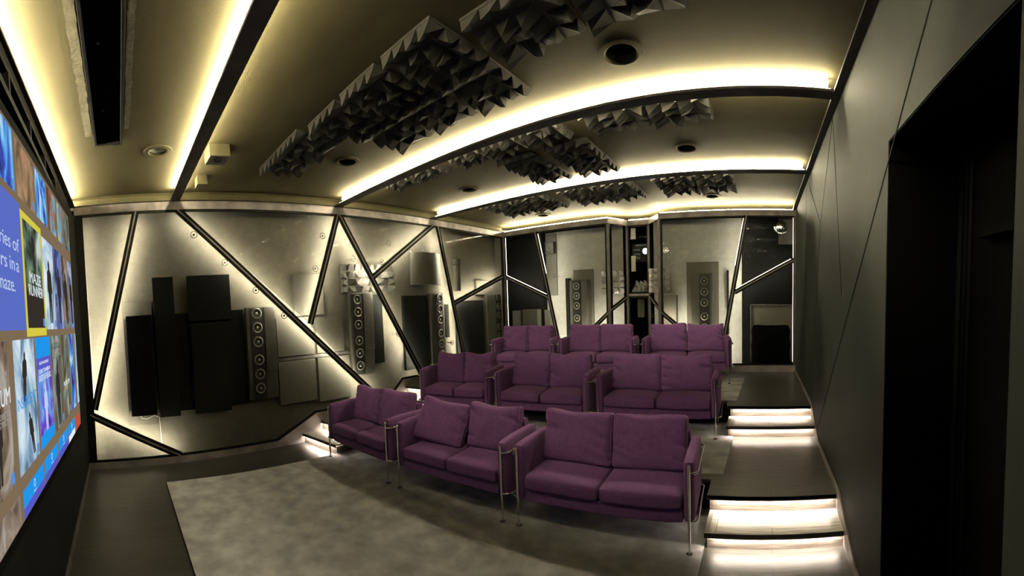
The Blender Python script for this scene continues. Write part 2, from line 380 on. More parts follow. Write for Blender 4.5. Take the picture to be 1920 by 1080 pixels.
# cavity roofs so the cove light does not leak in
struct(trim(), MB().box(-.25, -.03, -.2, 9.0, Z1 + .06, Z1 + .08), M_VOID)
struct(trim(), MB().prism([(-.45, 8.99, Z1 + .04), (2.80, 8.99, Z1 + .04), (3.07, 9.47, Z1 + .04), (3.62, 9.47, Z1 + .04), (3.97, 8.99, Z1 + .04), (W, 8.99, Z1 + .04), (W, 10.15, Z1 + .04), (-.45, 10.15, Z1 + .04)], (0, 0, .02)), M_VOID)

# ---------------------------------------------------------------- struts of the glass walls
def strut(p, q, nrm, led=(True, True), wide=.10, steel=.020, out=(0, 0)):
    """p,q in 3D on the wall face; nrm points into the room"""
    n = Vector(nrm).normalized(); P = Vector(p); Q = Vector(q); d = (Q - P).normalized(); c = d.cross(n).normalized()
    o = struct(trim(), MB().bar(P - n * .02, Q - n * .02, steel, .030, n), M_STEEL)
    MB().bar(P - n * .022, Q - n * .022, wide, .026, n).build('edge_band', M_FRIT, o)
    L = (Q - P).length
    for k, s in enumerate((-1, 1)):
        if led[k]:
            off = c * s * ((wide / 2 + .006) if out[k] else .018) - n * .034
            a = P + off + d * .06; b = (P + (Q - P) * out[k] if out[k] else Q) + off - d * .06
            if out[k]: MB().bar(a, b, .006, .010, n).build('led_strip', M_CAVT, o)
            else: MB().face([a - c * .007, b - c * .007, b + c * .007, a + c * .007]).build('led_strip', M_CAV, o)
    return o
NX, NY = (1, 0, 0), (0, -1, 0)
def L_(y, z): return (0, y, z)
LW = [((.922, Z1), (.13, .85)), ((1.544, Z1), (4.99, .44)), ((4.284, Z1), (3.636, 1.86)), ((4.31, Z1), (6.07, .72)),
      ((6.548, Z1), (4.96, 2.60)), ((6.69, Z1), (7.41, .72)), ((7.10, 2.09), (8.93, 2.70)), ((.06, .78), (1.37, .10))]
for i, (p, q) in enumerate(LW): strut(L_(*p), L_(*q), NX, wide=.10 if i != 5 else .09)
# wide corner post of the left wall and the back-left corner
o = struct(trim(), MB().box(-.05, .004, .004, .12, .095, Z1), M_FRIT)
MB().box(-.062, -.050, .060, .072, .2, Z1 - .1).build('led_strip', M_CAV, o)
struct(trim(), MB().box(-.03, .03, D - .03, D + .03, .715, Z1), M_FRIT)
struct(trim(), MB().box(-.02, .004, .12, D, Z1 - .035, Z1), M_FRIT)
for a, b in zip(kpp[1:-1], kpp[2:-1]):
    struct(trim(), MB().bar((-.022, a[0], a[1] + .016), (-.022, b[0], b[1] + .016), .034, .026, NX), M_FRIT)
def B_(x, z, y=D): return (x, y, z)
BW = [((.02, 2.70), (1.31, 2.13)), ((.975, Z1), (1.62, .72)), ((2.79, 1.77), (1.55, .72)), ((3.98, 1.78), (5.28, .74)),
      ((5.773, Z1), (5.215, .72)), ((5.53, 2.16), (6.755, 2.80))]
for (p, q), ot in zip(BW, ((1, 0), (.35, 0), (0, 0), (0, 0), (0, .35), (1, 0))): strut(B_(*p), B_(*q), NY, wide=.09, out=ot)
for x in (.05, 2.82, 3.955, 6.76):
    o = struct(trim(), MB().box(x - .03, x + .03, D - .012, D + .03, .715, Z1), M_STEELD)
    for s in (-1, 1):
        if (x < 1 and s < 0) or (x > 6 and s > 0) or x in (2.82, 3.955): continue
        MB().box(x + s * .034 - .003, x + s * .034 + .003, D + .034, D + .042, .78, Z1 - .03).build('led_strip', M_CAVT, o)
        MB().box(x + s * .032 - .002, x + s * .032 + .002, D - .008, D + .034, .715, Z1).build('edge_band', M_FRIT, o)
for x0, x1 in ((.0, .075), (2.745, 2.79), (3.985, 4.03), (6.737, 6.78)):
    struct(trim(), MB().box(x0, x1, D + .004, D + .026, .715, Z1), M_FRIT)
for x0, x1 in ((2.85, 2.865),):
    struct(trim(), MB().prism([(2.845, 9.00, .715), (2.868, 9.04, .715), (2.868, 9.04, Z1), (2.845, 9.00, Z1)], (-.01, .006, 0)), M_FRIT)
for a, b in ((.0, 2.82), (3.95, W)):
    struct(trim(), MB().box(a, b, D - .004, D + .02, Z1 - .03, Z1), M_FRIT)
    struct(trim(), MB().box(a, b, D - .004, D + .02, .715, .75), M_FRIT)
# recess uprights, cross rail and side struts
for (x, y) in ((3.09, 9.43), (3.60, 9.43)):
    struct(trim(), MB().box(x - .022, x + .022, y - .022, y + .022, .715, Z1), M_STEELD)
struct(trim(), MB().box(3.09, 3.60, 9.42, 9.45, 2.12, 2.17), M_STEEL)
struct(trim(), MB().box(3.112, 3.578, 9.425, 9.45, 2.17, 2.21).box(3.112, 3.578, 9.425, 9.45, 2.08, 2.12).box(3.112, 3.14, 9.425, 9.45, .715, Z1).box(3.55, 3.578, 9.425, 9.45, .715, Z1).box(3.112, 3.578, 9.425, 9.45, Z1 - .04, Z1), M_FRIT)
nl = Vector((.873, -.487, 0)); nr = Vector((-.811, -.585, 0))
strut((2.83, 8.96, 1.82), (3.08, 9.41, 2.10), nl, led=(False, False), wide=.09)
strut((3.94, 8.96, 1.84), (3.61, 9.41, 2.10), nr, led=(False, False), wide=.09)
# strips low in the two side bays that light the canvas
for x0, x1, y in ((1.0, 2.75, 9.12), (4.05, 5.15, 9.12)):
    o = struct(trim(), MB().box(x0, x1, y, y + .03, .60, .64), M_BLACKMETAL)
    MB().box(x0, x1, y + .004, y + .026, .64, .648).build('led_strip', emit('bay_strip_light', (1, .92, .76), 260), o)

# ---------------------------------------------------------------- glass panes
WN = [0]
def pane(pts):
    WN[0] += 1
    P = [Vector(p) for p in pts]; c = sum(P, Vector()) / len(P)
    n = (P[1] - P[0]).cross(P[2] - P[0]).normalized()
    if abs(n.x) > .9: n = Vector((1, 0, 0))
    elif n.y > 0: n = -n
    return struct('window_%d' % WN[0], MB().prism([p - n * .014 for p in P], n * .006), M_GLASS)
for poly in ([(.12, Z1), (.92, Z1), (.15, .9)], [(.922, Z1), (1.544, Z1), (4.99, .44), (3.65, .44), (2.94, .11), (1.37, .11), (.1, .76), (.13, .85)],
             [(.1, .74), (.1, .11), (1.33, .11)], [(1.544, Z1), (4.284, Z1), (3.636, 1.86)], [(4.30, Z1), (3.65, 1.83), (5.0, .44), (5.22, .44), (5.56, .73), (6.07, .73)],
             [(4.31, Z1), (6.548, Z1), (4.96, 2.60)], [(4.96, 2.58), (6.6, Z1), (6.69, Z1), (7.41, .73), (6.07, .73)],
             [(6.69, Z1), (8.93, Z1), (8.93, 2.72), (7.11, 2.11)], [(7.11, 2.07), (8.93, 2.68), (8.93, .73), (7.41, .73)]):
    pane([L_(*p) for p in poly])
for poly in ([(.06, Z1), (.97, Z1), (1.30, 2.15), (.06, 2.72)], [(.06, 2.68), (1.31, 2.11), (1.62, .75), (.06, .75)],
             [(.98, Z1), (2.8, Z1), (2.8, 1.79), (1.62, .80)], [(2.8, 1.75), (2.8, .75), (1.62, .75)],
             [(3.98, Z1), (5.77, Z1), (5.22, .80), (3.98, 1.80)], [(3.98, 1.76), (5.2, .75), (3.98, .75)],
             [(5.78, Z1), (6.73, Z1), (6.73, 2.8), (5.54, 2.18)], [(5.53, 2.14), (6.73, 2.77), (6.73, .75), (5.24, .75)]):
    pane([B_(*p) for p in poly])
pane([(3.14, 9.43, 2.2), (3.55, 9.43, 2.2), (3.55, 9.43, Z1), (3.14, 9.43, Z1)])
pane([(3.14, 9.43, .75), (3.55, 9.43, .75), (3.55, 9.43, 2.09), (3.14, 9.43, 2.09)])
pane([(2.85, 8.99, .75), (3.07, 9.39, .75), (3.07, 9.39, Z1), (2.85, 8.99, Z1)])
pane([(3.93, 8.99, .75), (3.62, 9.39, .75), (3.62, 9.39, Z1), (3.93, 8.99, Z1)])

# glass point fixings
def fixing(p, nrm, label):
    t = thing('glass_fixing', label, 'glass fixing', p, 0, 'round glass fixings on the glass walls')
    n = Vector(nrm)
    MB().lathe([(.044, -.024), (.052, -.024), (.052, -.016), (.044, -.016), (.044, -.024)], (0, 0, 0), n, 24).build('ring', M_CHROME, t, True)
    MB().lathe([(0, -.024), (.016, -.024), (.016, -.016), (0, -.016)], (0, 0, 0), n, 16).build('hub', M_CHROME, t, True)
    MB().lathe([(0, -.225), (.010, -.225), (.010, -.022), (0, -.022)], (0, 0, 0), n, 10).build('rod', M_CHROME, t, True)
    return t
fx = [(1.78, 3.28, 'topmost round glass fixing just under the long diagonal strut'), (2.24, 2.86, 'round glass fixing second from the top along the long diagonal strut'),
      (2.72, 2.43, 'round glass fixing third from the top along the long diagonal strut'), (3.18, 2.02, 'round glass fixing fourth down the long diagonal strut, above the pale low panels'),
      (3.97, 3.28, 'round glass fixing high up left of the steep strut'), (3.80, 2.75, 'round glass fixing beside the square pale panel, left of the steep strut'),
      (4.56, 2.92, 'round glass fixing above the pale faceted diffuser'), (5.38, 3.22, 'round glass fixing high up beside the rising strut'),
      (5.20, 2.88, 'round glass fixing just right of the meeting point of two struts'), (7.87, 2.47, 'round glass fixing above the short strut in the far left corner'),
      (7.00, 1.27, 'round glass fixing low down right of the third speaker'), (5.51, 1.57, 'round glass fixing low beside the strut between two speakers')]
for y, z, lb in fx: fixing((-.005, y, z), NX, lb)
for x, z, lb in ((1.46, 2.62, 'round glass fixing on the back wall left of its left speaker'), (4.10, 3.02, 'round glass fixing on the back wall right of the projector window')):
    fixing((x, D + .005, z), NY, lb)

# ---------------------------------------------------------------- things inside the left wall
XC = -.236      # face of the canvas
KP, KS = .972, .984
def py(y, k=KP): return .56 + (y - .56) * k
def pz(z, k=KP): return 2 + (z - 2) * k
def slab(name, label, cat, y0, y1, z0, z1, x0, x1, mat, bev=.006, group=None):
    y0, y1, z0, z1 = py(y0), py(y1), pz(z0), pz(z1); x1 = x0 + (x1 - x0) * (.6 if x1 - x0 > .06 else 1)
    o = MB().box(0, x1 - x0, 0, y1 - y0, 0, z1 - z0, bev).build(name, mat); o.location = (x0, y0, z0)
    return tag(o, label, cat, group)
GP = 'flat acoustic panels inside the left glass wall'
slab('sound_absorber', 'pale wide board behind the tall black cabinet near the screen', 'sound absorber', .63, 1.10, .50, 2.38, XC, XC + .03, M_PANEL, .004, GP)
t = thing('subwoofer_cabinet', 'tall narrow black cabinet nearest the screen inside the left wall', 'cabinet', (XC + .03, py(.68), pz(.66)))
MB().box(0, .12, 0, .39, 0, 1.46, .008).build('body', simple('black_lacquer', (.002, .002, .003), .6, 0, .1), t)
MB().box(.02, .10, -.045, 0, .08, 1.42, .004).build('side_bracket', M_STEEL, t)
MB().tube([(.05, .12, 0), (.05, .16, -.05), (.05, .24, -.06), (.05, .34, -.02), (.05, .42, -.05), (.05, .43, -.30), (.05, .43, -.55)], .005, 6).build('cable', M_WHITE, t, True)
slab('sound_absorber', 'narrow dark panel standing upright left of the wide dark square one', 'sound absorber', 1.13, 1.46, .60, 2.72, XC + .035, XC + .12, M_PANELD, .006, GP)
slab('sound_absorber', 'wide dark square panel in the upper middle of the big left pane', 'sound absorber', 1.68, 2.385, 2.02, 2.72, XC + .035, XC + .12, M_PANELD, .006, GP)
slab('sound_absorber', 'wide dark panel low down under the wide dark square one', 'sound absorber', 1.70, 2.30, .60, 1.98, XC + .035, XC + .09, M_PANELD, .006, GP)
slab('sound_absorber', 'dark sheet added for the unlit area behind the dark panels', 'sound absorber', 1.12, 2.60, .66, 2.16, XC, XC + .03, M_PANELD, .006, GP)  # added dark sheet, stands in for shade in the unlit part of the cavity
slab('sound_absorber', 'pale panel in the upper row right of the first tall speaker', 'sound absorber', 3.17, 3.88, 1.34, 1.98, XC, XC + .05, M_PANEL, .006, GP)
slab('sound_absorber', 'pale panel in the lower row right of the first tall speaker', 'sound absorber', 3.17, 3.88, .55, 1.26, XC, XC + .05, M_PANEL, .006, GP)
slab('sound_absorber', 'pale panel in the upper row left of the second tall speaker', 'sound absorber', 3.93, 4.50, 1.34, 1.95, XC, XC + .05, M_PANEL, .006, GP)
slab('sound_absorber', 'pale panel in the lower row left of the second tall speaker', 'sound absorber', 3.93, 4.60, .50, 1.26, XC, XC + .05, M_PANEL, .006, GP)
slab('sound_absorber', 'pale square panel crossed by the steep strut', 'sound absorber', 3.53, 4.12, 2.0, 2.70, XC, XC + .08, M_PANEL, .006, GP)
o = MB().box(XC, XC + .04, py(3.14), py(4.60), pz(1.275), pz(1.325)).build('wall_rail', M_STEEL); tag(o, 'thin metal rail between the upper and lower rows of pale panels', 'rail')

def driver(parent, c, nrm, r):
    n = Vector(nrm)
    g = MB().lathe([(r * 1.18, 0), (r * 1.18, .008), (r * 1.05, .014), (r * .92, .010), (r * .90, 0)], c, n, 28).build('driver', M_RING, parent, True)
    MB().lathe([(r * .9, .006), (r * .8, .012), (r * .7, .004), (r * .3, -.0), (r * .28, .002)], c, n, 28).build('cone', M_CONE, g, True)
    MB().lathe([(r * .30, .001), (r * .22, .010), (r * .1, .016), (0, .018)], c, n, 16).build('dust_cap', M_DOME, g, True)
def tower(label, loc, rz, wd, ht, dp, zs, dx, base=0, r=.070, side=True):
    """tower speaker: local x across the front, front faces -y"""
    t = thing('tower_speaker', label, 'speaker', loc, rz, 'tall six driver speakers behind the glass walls')
    MB().box(-wd / 2, wd / 2, .02, dp, 0, ht, .012).build('cabinet', M_SPK, t)
    MB().box(dx - .11, dx + .11, .0, .02, .02, ht - .02, .006).build('baffle', M_SPKD, t)
    for z in zs: driver(t, (dx, 0, z), (0, -1, 0), r)
    if side: MB().box(dx + .125, wd / 2, -.006, .02, ht * .30, ht - .01, .004).build('grille_panel', M_SPK, t)
    if base: MB().box(-wd / 2, wd / 2, -.01, dp, -base, 0, .004).build('plinth', M_WHITE, t)
    return t
RZ = PI / 2    # front (-y local) turned to face +x
zs1 = [.18, .40, .62, .90, 1.12, 1.34]
tower('tall speaker nearest the screen, alone right of the big dark panels', (-.12, py(2.85, KS), pz(.72, KS)), RZ, .49, 1.44, .116, zs1, -.07)
tower('tall speaker under the pale faceted diffuser', (-.12, py(4.84, KS), pz(.87, KS)), RZ, .49, 1.46, .116, zs1, -.10)
tower('tall speaker on a pale plinth below the dark curved reflector', (-.12, py(6.82, KS), pz(.85, KS)), RZ, .42, 1.44, .116, zs1, .05, .08, side=False)
tower('tall dark speaker in the far left corner beside the back wall', (-.12, py(8.80, KS), pz(.85, KS)), RZ, .49, 1.40, .116, zs1, .20, 0, side=False)
slab('sound_absorber', 'dark upright panel right of the second tall speaker', 'sound absorber', 5.16, 5.42, 1.03, 2.32, XC, XC + .05, M_PANELD, .006, GP)
slab('sound_absorber', 'dark wide panel left of the speaker below the curved reflector', 'sound absorber', 5.95, 6.60, .80, 2.28, XC, XC + .12, M_PANELD, .006, GP)
slab('sound_absorber', 'narrow black slot panel right of the speaker with the plinth', 'sound absorber', 7.18, 7.30, 1.36, 2.08, XC, XC + .05, M_PANELD, .004, GP)
slab('sound_absorber', 'dark wide panel filling the lower far left pane', 'sound absorber', 7.55, 8.55, .75, 2.15, XC, XC + .10, M_PANELD, .006, GP)
slab('sound_absorber', 'pale panel above the speaker in the far left corner', 'sound absorber', 8.30, 8.92, 2.28, 2.62, XC, XC + .05, M_PANEL, .006, GP)
# curved reflector (half barrel) and small drum
def arc_panel(name, label, cat, y0, y1, z0, z1, bulge, mat):
    y0, y1, z0, z1 = py(y0), py(y1), pz(z0), pz(z1)
    mb = MB(); n = 20; pts = []
    for i in range(n + 1):
        a = PI * i / n; pts.append((bulge * math.sin(a), (y1 - y0) * (1 - math.cos(a)) / 2, 0))
    mb.prism(pts, (0, 0, z1 - z0)); o = mb.build(name, mat, None, True); o.location = (XC, y0, z0); return tag(o, label, cat)
arc_panel('curved_reflector', 'dark half barrel shaped reflector mounted above the third tall speaker', 'sound absorber', 6.22, 7.10, 2.50, 3.15, .18, mottled('bronze_cloth', (.10, .095, .075), (.13, .12, .095), 2, .45, 0, .5))
t = thing('spot_lamp', 'small round headed lamp on a post behind the far left upper pane', 'lamp', (-.125, py(7.46, KS), pz(2.36, KS)))
MB().lathe([(0, 0), (.085, 0), (.085, .55), (0, .55)], (0, 0, 0), (0, 0, 1), 20).build('post', M_PANEL, t, True)
MB().lathe([(0, .55), (.095, .56), (.10, .62), (.085, .68), (0, .70)], (0, 0, 0), (0, 0, 1), 24).build('lamp_head', M_SPK, t, True)

# faceted diffuser modules
def wedge_mesh(nx, ny, cell, hgt, seed):
    """grid of skewed pyramids: each cell a four sided spike whose tip leans to one edge"""
    rnd = random.Random(seed); mb = MB(); g = .004
    for i in range(nx):
        for j in range(ny):
            x0, y0 = i * cell + g, j * cell + g; x1, y1 = (i + 1) * cell - g, (j + 1) * cell - g
            k = (i + j + rnd.choice((0, 0, 1))) % 4; e = .08 * cell
            if j == ny - 1: k = 3
            elif i == nx - 1: k = 2
            elif i == 0: k = 0
            if k in (2, 3) and (i == nx - 1 or j == ny - 1): e = .01 * cell
            hh = hgt * rnd.uniform(.72, 1.05)
            a, b, c, d = (x0, y0, 0), (x1, y0, 0), (x1, y1, 0), (x0, y1, 0)
            mx, my = (x0 + x1) / 2, (y0 + y1) / 2
            T = {0: ((x0 + e, y0 + .02, hh), (x0 + e, my, hh * .8)), 1: ((x1 - e, y0 + .01, hh), (mx, y0 + e, hh * .75)),
                 2: ((x1 - e, y1 - .02, hh), (x1 - e, my, hh * .8)), 3: ((x0 + e, y1 - .01, hh), (mx, y1 - e, hh * .75))}[k]
            vs = [mb.bm.verts.new(p) for p in (a, b, c, d)]; t1, t2 = mb.bm.verts.new(T[0]), mb.bm.verts.new(T[1])
            A, B, Cc, Dd = vs
            f = {0: [(A, B, t1), (B, t2, t1), (B, Cc, t2), (Cc, Dd, t2), (Dd, A, t1), (Dd, t1, t2)],
                 1: [(A, B, t1), (B, Cc, t1), (Cc, t2, t1), (Cc, Dd, t2), (Dd, A, t2), (A, t1, t2)],
                 2: [(B, Cc, t2), (Cc, t1, t2), (Cc, Dd, t1), (Dd, t2, t1), (Dd, A, t2), (A, B, t2)],
                 3: [(Cc, Dd, t1), (Dd, A, t1), (A, t2, t1), (A, B, t2), (B, Cc, t2), (Cc, t1, t2)]}[k]
            for tri in f: mb.bm.faces.new(tri)
    return mb
def diffuser(label, loc, w_, d_, mat=None, frame=None, rot=None, seed=0, n=4, hgt=.088, group='spiky dark diffusers on the ceiling'):
    """hangs from the ceiling: local z points down into the room"""
    t = thing('acoustic_diffuser', label, 'acoustic diffuser', loc, 0, group)
    t.rotation_euler = rot if rot else (PI, 0, 0)
    mat = mat or M_DIF
    o = wedge_mesh(n, n, .15, hgt, seed).build('facets', mat, t); o.location = (-w_ / 2, -d_ / 2, .018); o.scale = (w_ / (.15 * n), d_ / (.15 * n), 1)
    MB().box(-w_ / 2, w_ / 2, -d_ / 2, d_ / 2, 0, .02, .002).build('backing_board', mat, t)
    return t
def dz(x0, x1, y0, y1, label, seed):
    return diffuser(label, ((x0 + x1) / 2, (y0 + y1) / 2, ZC), x1 - x0 - .01, y1 - y0 - .01, seed=seed)
s = 1
BN = ['nearest the screen', 'between the two middle light beams', 'between the rear light beam and the back wall']
def block(xs, ys, place, rows, seeds):
    k = 0
    for j, (y0, y1) in enumerate(ys):
        for i, (x0, x1) in enumerate(xs):
            cn = ['left', 'middle', 'right'][i] if len(xs) == 3 else ['left', 'right'][i]
            rn = (['front', 'rear'][j] + ' ' if len(ys) > 1 else '')
            dz(x0, x1, y0, y1, 'dark spiky %s%s diffuser of the %s' % (rn, cn, place), seeds + k); k += 1
block([(.98, 1.56), (1.58, 2.16)], [(2.50, 3.12)], 'far left pair in the front ceiling bay', 1, 10)
block([(2.26, 2.82), (2.90, 3.44), (3.52, 4.08)], [(2.58, 3.22), (3.24, 3.88)], 'big central six in the front ceiling bay', 2, 20)
block([(4.18, 4.86), (4.90, 5.60)], [(2.76, 3.38)], 'pair above the right sofas in the front ceiling bay', 1, 30)
block([(1.0, 1.55), (1.57, 2.12)], [(4.40, 4.90)], 'left pair just behind the second beam', 1, 40)
block([(2.34, 2.88), (2.90, 3.42), (3.44, 3.98)], [(4.38, 4.96)], 'centre trio just behind the second beam', 1, 50)
block([(2.72, 3.28), (3.46, 4.05)], [(5.12, 5.74), (5.76, 6.36)], 'four in front of the third beam', 2, 60)
block([(4.24, 4.90), (4.92, 5.58)], [(4.46, 5.06)], 'right pair just behind the second beam', 1, 70)
block([(1.0, 1.68), (1.70, 2.38)], [(6.82, 7.42), (7.44, 8.02)], 'left four in the rear ceiling bay', 2, 80)
block([(2.70, 3.34), (3.36, 4.0)], [(6.82, 7.42), (7.44, 8.02)], 'centre four in the rear ceiling bay', 2, 90)
block([(4.36, 5.0), (5.02, 5.66)], [(6.82, 7.42), (7.44, 8.02)], 'right four in the rear ceiling bay', 2, 100)
# pale diffusers inside the walls: local z -> +x
GW = 'pale faceted diffusers inside the glass walls'
diffuser('left half of the pale faceted diffuser above the second tall speaker', (XC, py(4.82), pz(2.62)), .585, .50, M_DIFL, rot=(PI / 2, 0, PI / 2), seed=5, hgt=.09, group=GW)
diffuser('right half of the pale faceted diffuser above the second tall speaker', (XC, py(5.45), pz(2.62)), .585, .50, M_DIFL, rot=(PI / 2, 0, PI / 2), seed=6, hgt=.09, group=GW)
diffuser('pale faceted diffuser behind the angled pane left of the projector', (2.72, 9.51, 2.44), .56, .52, M_DIFB, rot=(PI / 2, 0, 0), seed=7, hgt=.09, group=GW)
diffuser('pale faceted diffuser at the left edge of the right back pane', (3.86, 9.39, 2.44), .50, .52, M_DIFB, rot=(PI / 2, 0, 0), seed=8, hgt=.09, group=GW)
diffuser('faceted diffuser lying below the projector in its window', (3.36, 9.72, 2.27), .40, .40, M_DIFB, rot=(math.radians(35), 0, 0), seed=9, hgt=.12, group=GW)

# ---------------------------------------------------------------- things inside the back wall
def yslab(name, label, cat, x0, x1, z0, z1, y0, y1, mat, bev=.006, group='flat panels inside the back glass wall'):
    o = MB().box(0, x1 - x0, 0, y1 - y0, 0, z1 - z0, bev).build(name, mat); o.location = (x0, y0, z0)
    return tag(o, label, cat, group)
yslab('sound_absorber', 'pale board behind the left speaker of the back wall', 'sound absorber', 1.70, 2.22, .75, 2.76, 9.46, 9.50, M_PANEL)
tower('tall speaker in the left half of the back wall', (1.93, 9.22, .98), 0, .46, 1.54, .24, [z + .06 for z in zs1], -.04, .394, r=.068)
yslab('sound_absorber', 'thin dark upright panel left of the back wall left speaker', 'sound absorber', 1.52, 1.62, 1.0, 2.58, 9.38, 9.50, M_PANELD)
yslab('sound_absorber', 'pale board behind the right speaker of the back wall', 'sound absorber', 4.46, 5.16, .75, 2.80, 9.362, 9.392, M_PANEL)
tower('tall speaker in the right half of the back wall', (4.82, 9.12, 1.02), 0, .46, 1.54, .24, [z + .04 for z in zs1], .06, .434, r=.068, side=False)
yslab('sound_absorber', 'small pale box in the lower left of the right back pane', 'sound absorber', 3.98, 4.26, .80, 2.12, 9.20, 9.36, M_PANEL)
yslab('sound_absorber', 'thin dark edge panel right of the back wall right speaker', 'sound absorber', 5.34, 5.38, 1.3, 2.62, 9.28, 9.38, M_PANELD)
yslab('equipment_cabinet', 'dark low cabinet in the back left corner', 'cabinet', .12, .36, .74, 1.86, 9.12, 9.32, M_SPK, .01)
yslab('equipment_cabinet', 'dark low cabinet second from the back left corner', 'cabinet', .42, .86, .74, 1.88, 9.12, 9.32, M_SPK, .01)
yslab('sound_absorber', 'dark panel standing low beside the leaning strut at the back left', 'sound absorber', .97, 1.12, .74, 1.86, 9.28, 9.46, M_SPK)
yslab('sound_absorber', 'dark tall panel edge beside the back left canvas', 'sound absorber', .94, 1.24, 2.2, 3.66, 9.49, 9.51, M_SPK)
t = thing('small_loudspeaker', 'small dark loudspeaker high behind the back left pane', 'speaker', (1.10, 9.38, 3.18))
MB().box(-.12, .12, 0, .10, 0, .28, .01).build('cabinet', M_SPKD, t)
driver(t, (0, 0, .15), (0, -1, 0), .06)
# pale frame and draped black bag at the back right
t = thing('equipment_cabinet', 'pale framed cabinet front at the back right beside the aisle', 'cabinet', (5.84, 9.26, .74))
MB().box(0, .90, .04, .08, 0, 1.18, .004).build('panel', M_PANEL, t)
MB().box(0, .02, 0, .04, 0, 1.18).box(.88, .90, 0, .04, 0, 1.18).box(0, .90, 0, .04, 1.16, 1.18).build('frame', M_STEEL, t)
def drape():
    mb = MB(); nx, nz = 26, 26; V = {}
    for i in range(nx + 1):
        for k in range(nz + 1):
            u = i / nx; v = k / nz
            wdt = .84 * (1 - .05 * abs(math.sin(v * 7))) * (1 - .10 * max(0, v - .85) / .15)
            x = .42 + (u - .5) * wdt + .01 * noise.noise(Vector((u * 3, v * 4, 1))); z = v * (.76 + .02 * noise.noise(Vector((u * 4, 0, 3))))
            y = -.10 * math.sin(PI * u) ** .5 * (1 - v ** 6) + .02 * noise.noise(Vector((u * 9, v * 3, 0)))
            V[i, k] = mb.bm.verts.new((x, y, z))
    for i in range(nx):
        for k in range(nz): mb.bm.faces.new((V[i, k], V[i + 1, k], V[i + 1, k + 1], V[i, k + 1]))
    B = [V[i, 0] for i in range(nx + 1)] + [V[nx, k] for k in range(1, nz + 1)] + [V[i, nz] for i in range(nx - 1, -1, -1)] + [V[0, k] for k in range(nz - 1, 0, -1)]
    bk = [mb.bm.verts.new((v.co.x, .03, v.co.z)) for v in B]; n = len(B)
    for i in range(n): mb.bm.faces.new((B[i], B[(i + 1) % n], bk[(i + 1) % n], bk[i]))
    return mb
o = drape().build('black_cover', simple('black_cover_cloth', (.002, .002, .0025), .9, 0, .03), None, True); o.location = (5.86, 9.24, .735)
tag(o, 'black cloth cover draped in front of the pale cabinet at the back right', 'cover')
t = thing('perforated_panel', 'perforated grey grille high in the back right corner', 'grille', (6.42, 9.10, 3.11))
mb = MB()
mb.box(0, .31, .01, .014, 0, .56)
mb.build('plate', M_STEELD, t)
mb = MB()
for i in range(12):
    for k in range(22):
        mb.box(.02 + i * .024, .031 + i * .024, .004, .010, .015 + k * .0245, .026 + k * .0245)
mb.build('perforation', simple('grille_dots', (.28, .28, .27), .4), t)
MB().lathe([(0, -.06), (.03, -.07), (.10, -.05), (.13, 0), (.15, .01)], (.05, .0, .34), (0, 1, 0), 12).build('reflector', M_CHROME, t, True)  # chrome bulge standing in for a reflection on the grille

# projector in its window
t = thing('projector', 'black projector with a glowing blue lens behind the centre window', 'projector', (3.38, 9.62, 2.86))
MB().box(-.24, .19, 0, .45, 0, .42, .02).build('body', M_BLACKMETAL, t)
MB().lathe([(.085, .0), (.085, -.05), (.065, -.05), (.062, -.01)], (.09, 0, .24), (0, 1, 0), 24).build('lens_ring', M_BLACKMETAL, t, True)
MB().lathe([(0, -.03), (.03, -.028), (.058, -.015), (.06, 0)], (.09, 0, .24), (0, 1, 0), 24).build('lens', emit('projector_lens_light', (.25, .52, 1.0), 60), t, True)
for k in range(3): MB().box(-.20, -.04, -.004, .0, .08 + .09 * k, .11 + .09 * k).build('vent_slot', simple('vent_blue_%d' % k, (.02, .05, .12), .3), t)
MB().box(-.15, .12, -.006, 0, .36, .39).build('trim_bar', simple('trim_blue', (.03, .07, .16), .3), t)
yslab('window_blind', 'short white strip in the upper left corner of the projector window', 'strip', 3.16, 3.27, 3.36, 3.60, 9.50, 9.53, M_WHITE, .002, 'white strips in the projector window')
yslab('window_blind', 'longer white strip left of the projector below its lens height', 'strip', 3.16, 3.26, 2.66, 3.0, 9.50, 9.53, M_WHITE, .002, 'white strips in the projector window')
yslab('sound_absorber', 'pale narrow panel behind the pane below the projector', 'sound absorber', 3.26, 3.42, 1.65, 2.06, 9.60, 9.64, M_PANEL)
ob = struct(trim(), MB().box(3.05, 3.65, 9.5, 9.9, 2.08, 2.12), M_VOID)

# ---------------------------------------------------------------- ceiling fittings
def downlight(x, y, label, r=.125, shiny=False):
    t = thing('downlight', label, 'downlight', (x, y, ZC), 0, 'round recessed downlights in the ceiling')
    MB().lathe([(r + .05, 0), (r + .045, -.012), (r, -.016), (r - .014, -.006), (r - .014, .02)], (0, 0, 0), (0, 0, 1), 32).build('ring', M_CEIL, t, True)
    r -= .012
    MB().lathe([(r, .0), (r, .15), (0, .15)], (0, 0, 0), (0, 0, 1), 32).build('can', M_VOID if not shiny else M_WHITE, t)
    if shiny: MB().lathe([(0, .08), (r * .5, .06), (r * .45, .03), (0, .02)], (.01, 0, 0), (0, 0, 1), 24).build('bulb', M_CHROME, t, True)
downlight(1.446, 1.131, 'downlight with a shiny reflector between the screen and the first beam', .115, True)
downlight(4.985, 3.756, 'largest looking black downlight, in front of the second beam at right', .14)
downlight(1.539, 3.518, 'black downlight in front of the second beam at left', .125)
downlight(5.112, 5.901, 'black downlight in front of the third beam at right', .13)
downlight(1.56, 5.898, 'black downlight in front of the third beam at left', .125)
downlight(5.146, 8.375, 'black downlight near the back wall at right', .125)
downlight(1.451, 8.527, 'black downlight near the back wall at left', .125)
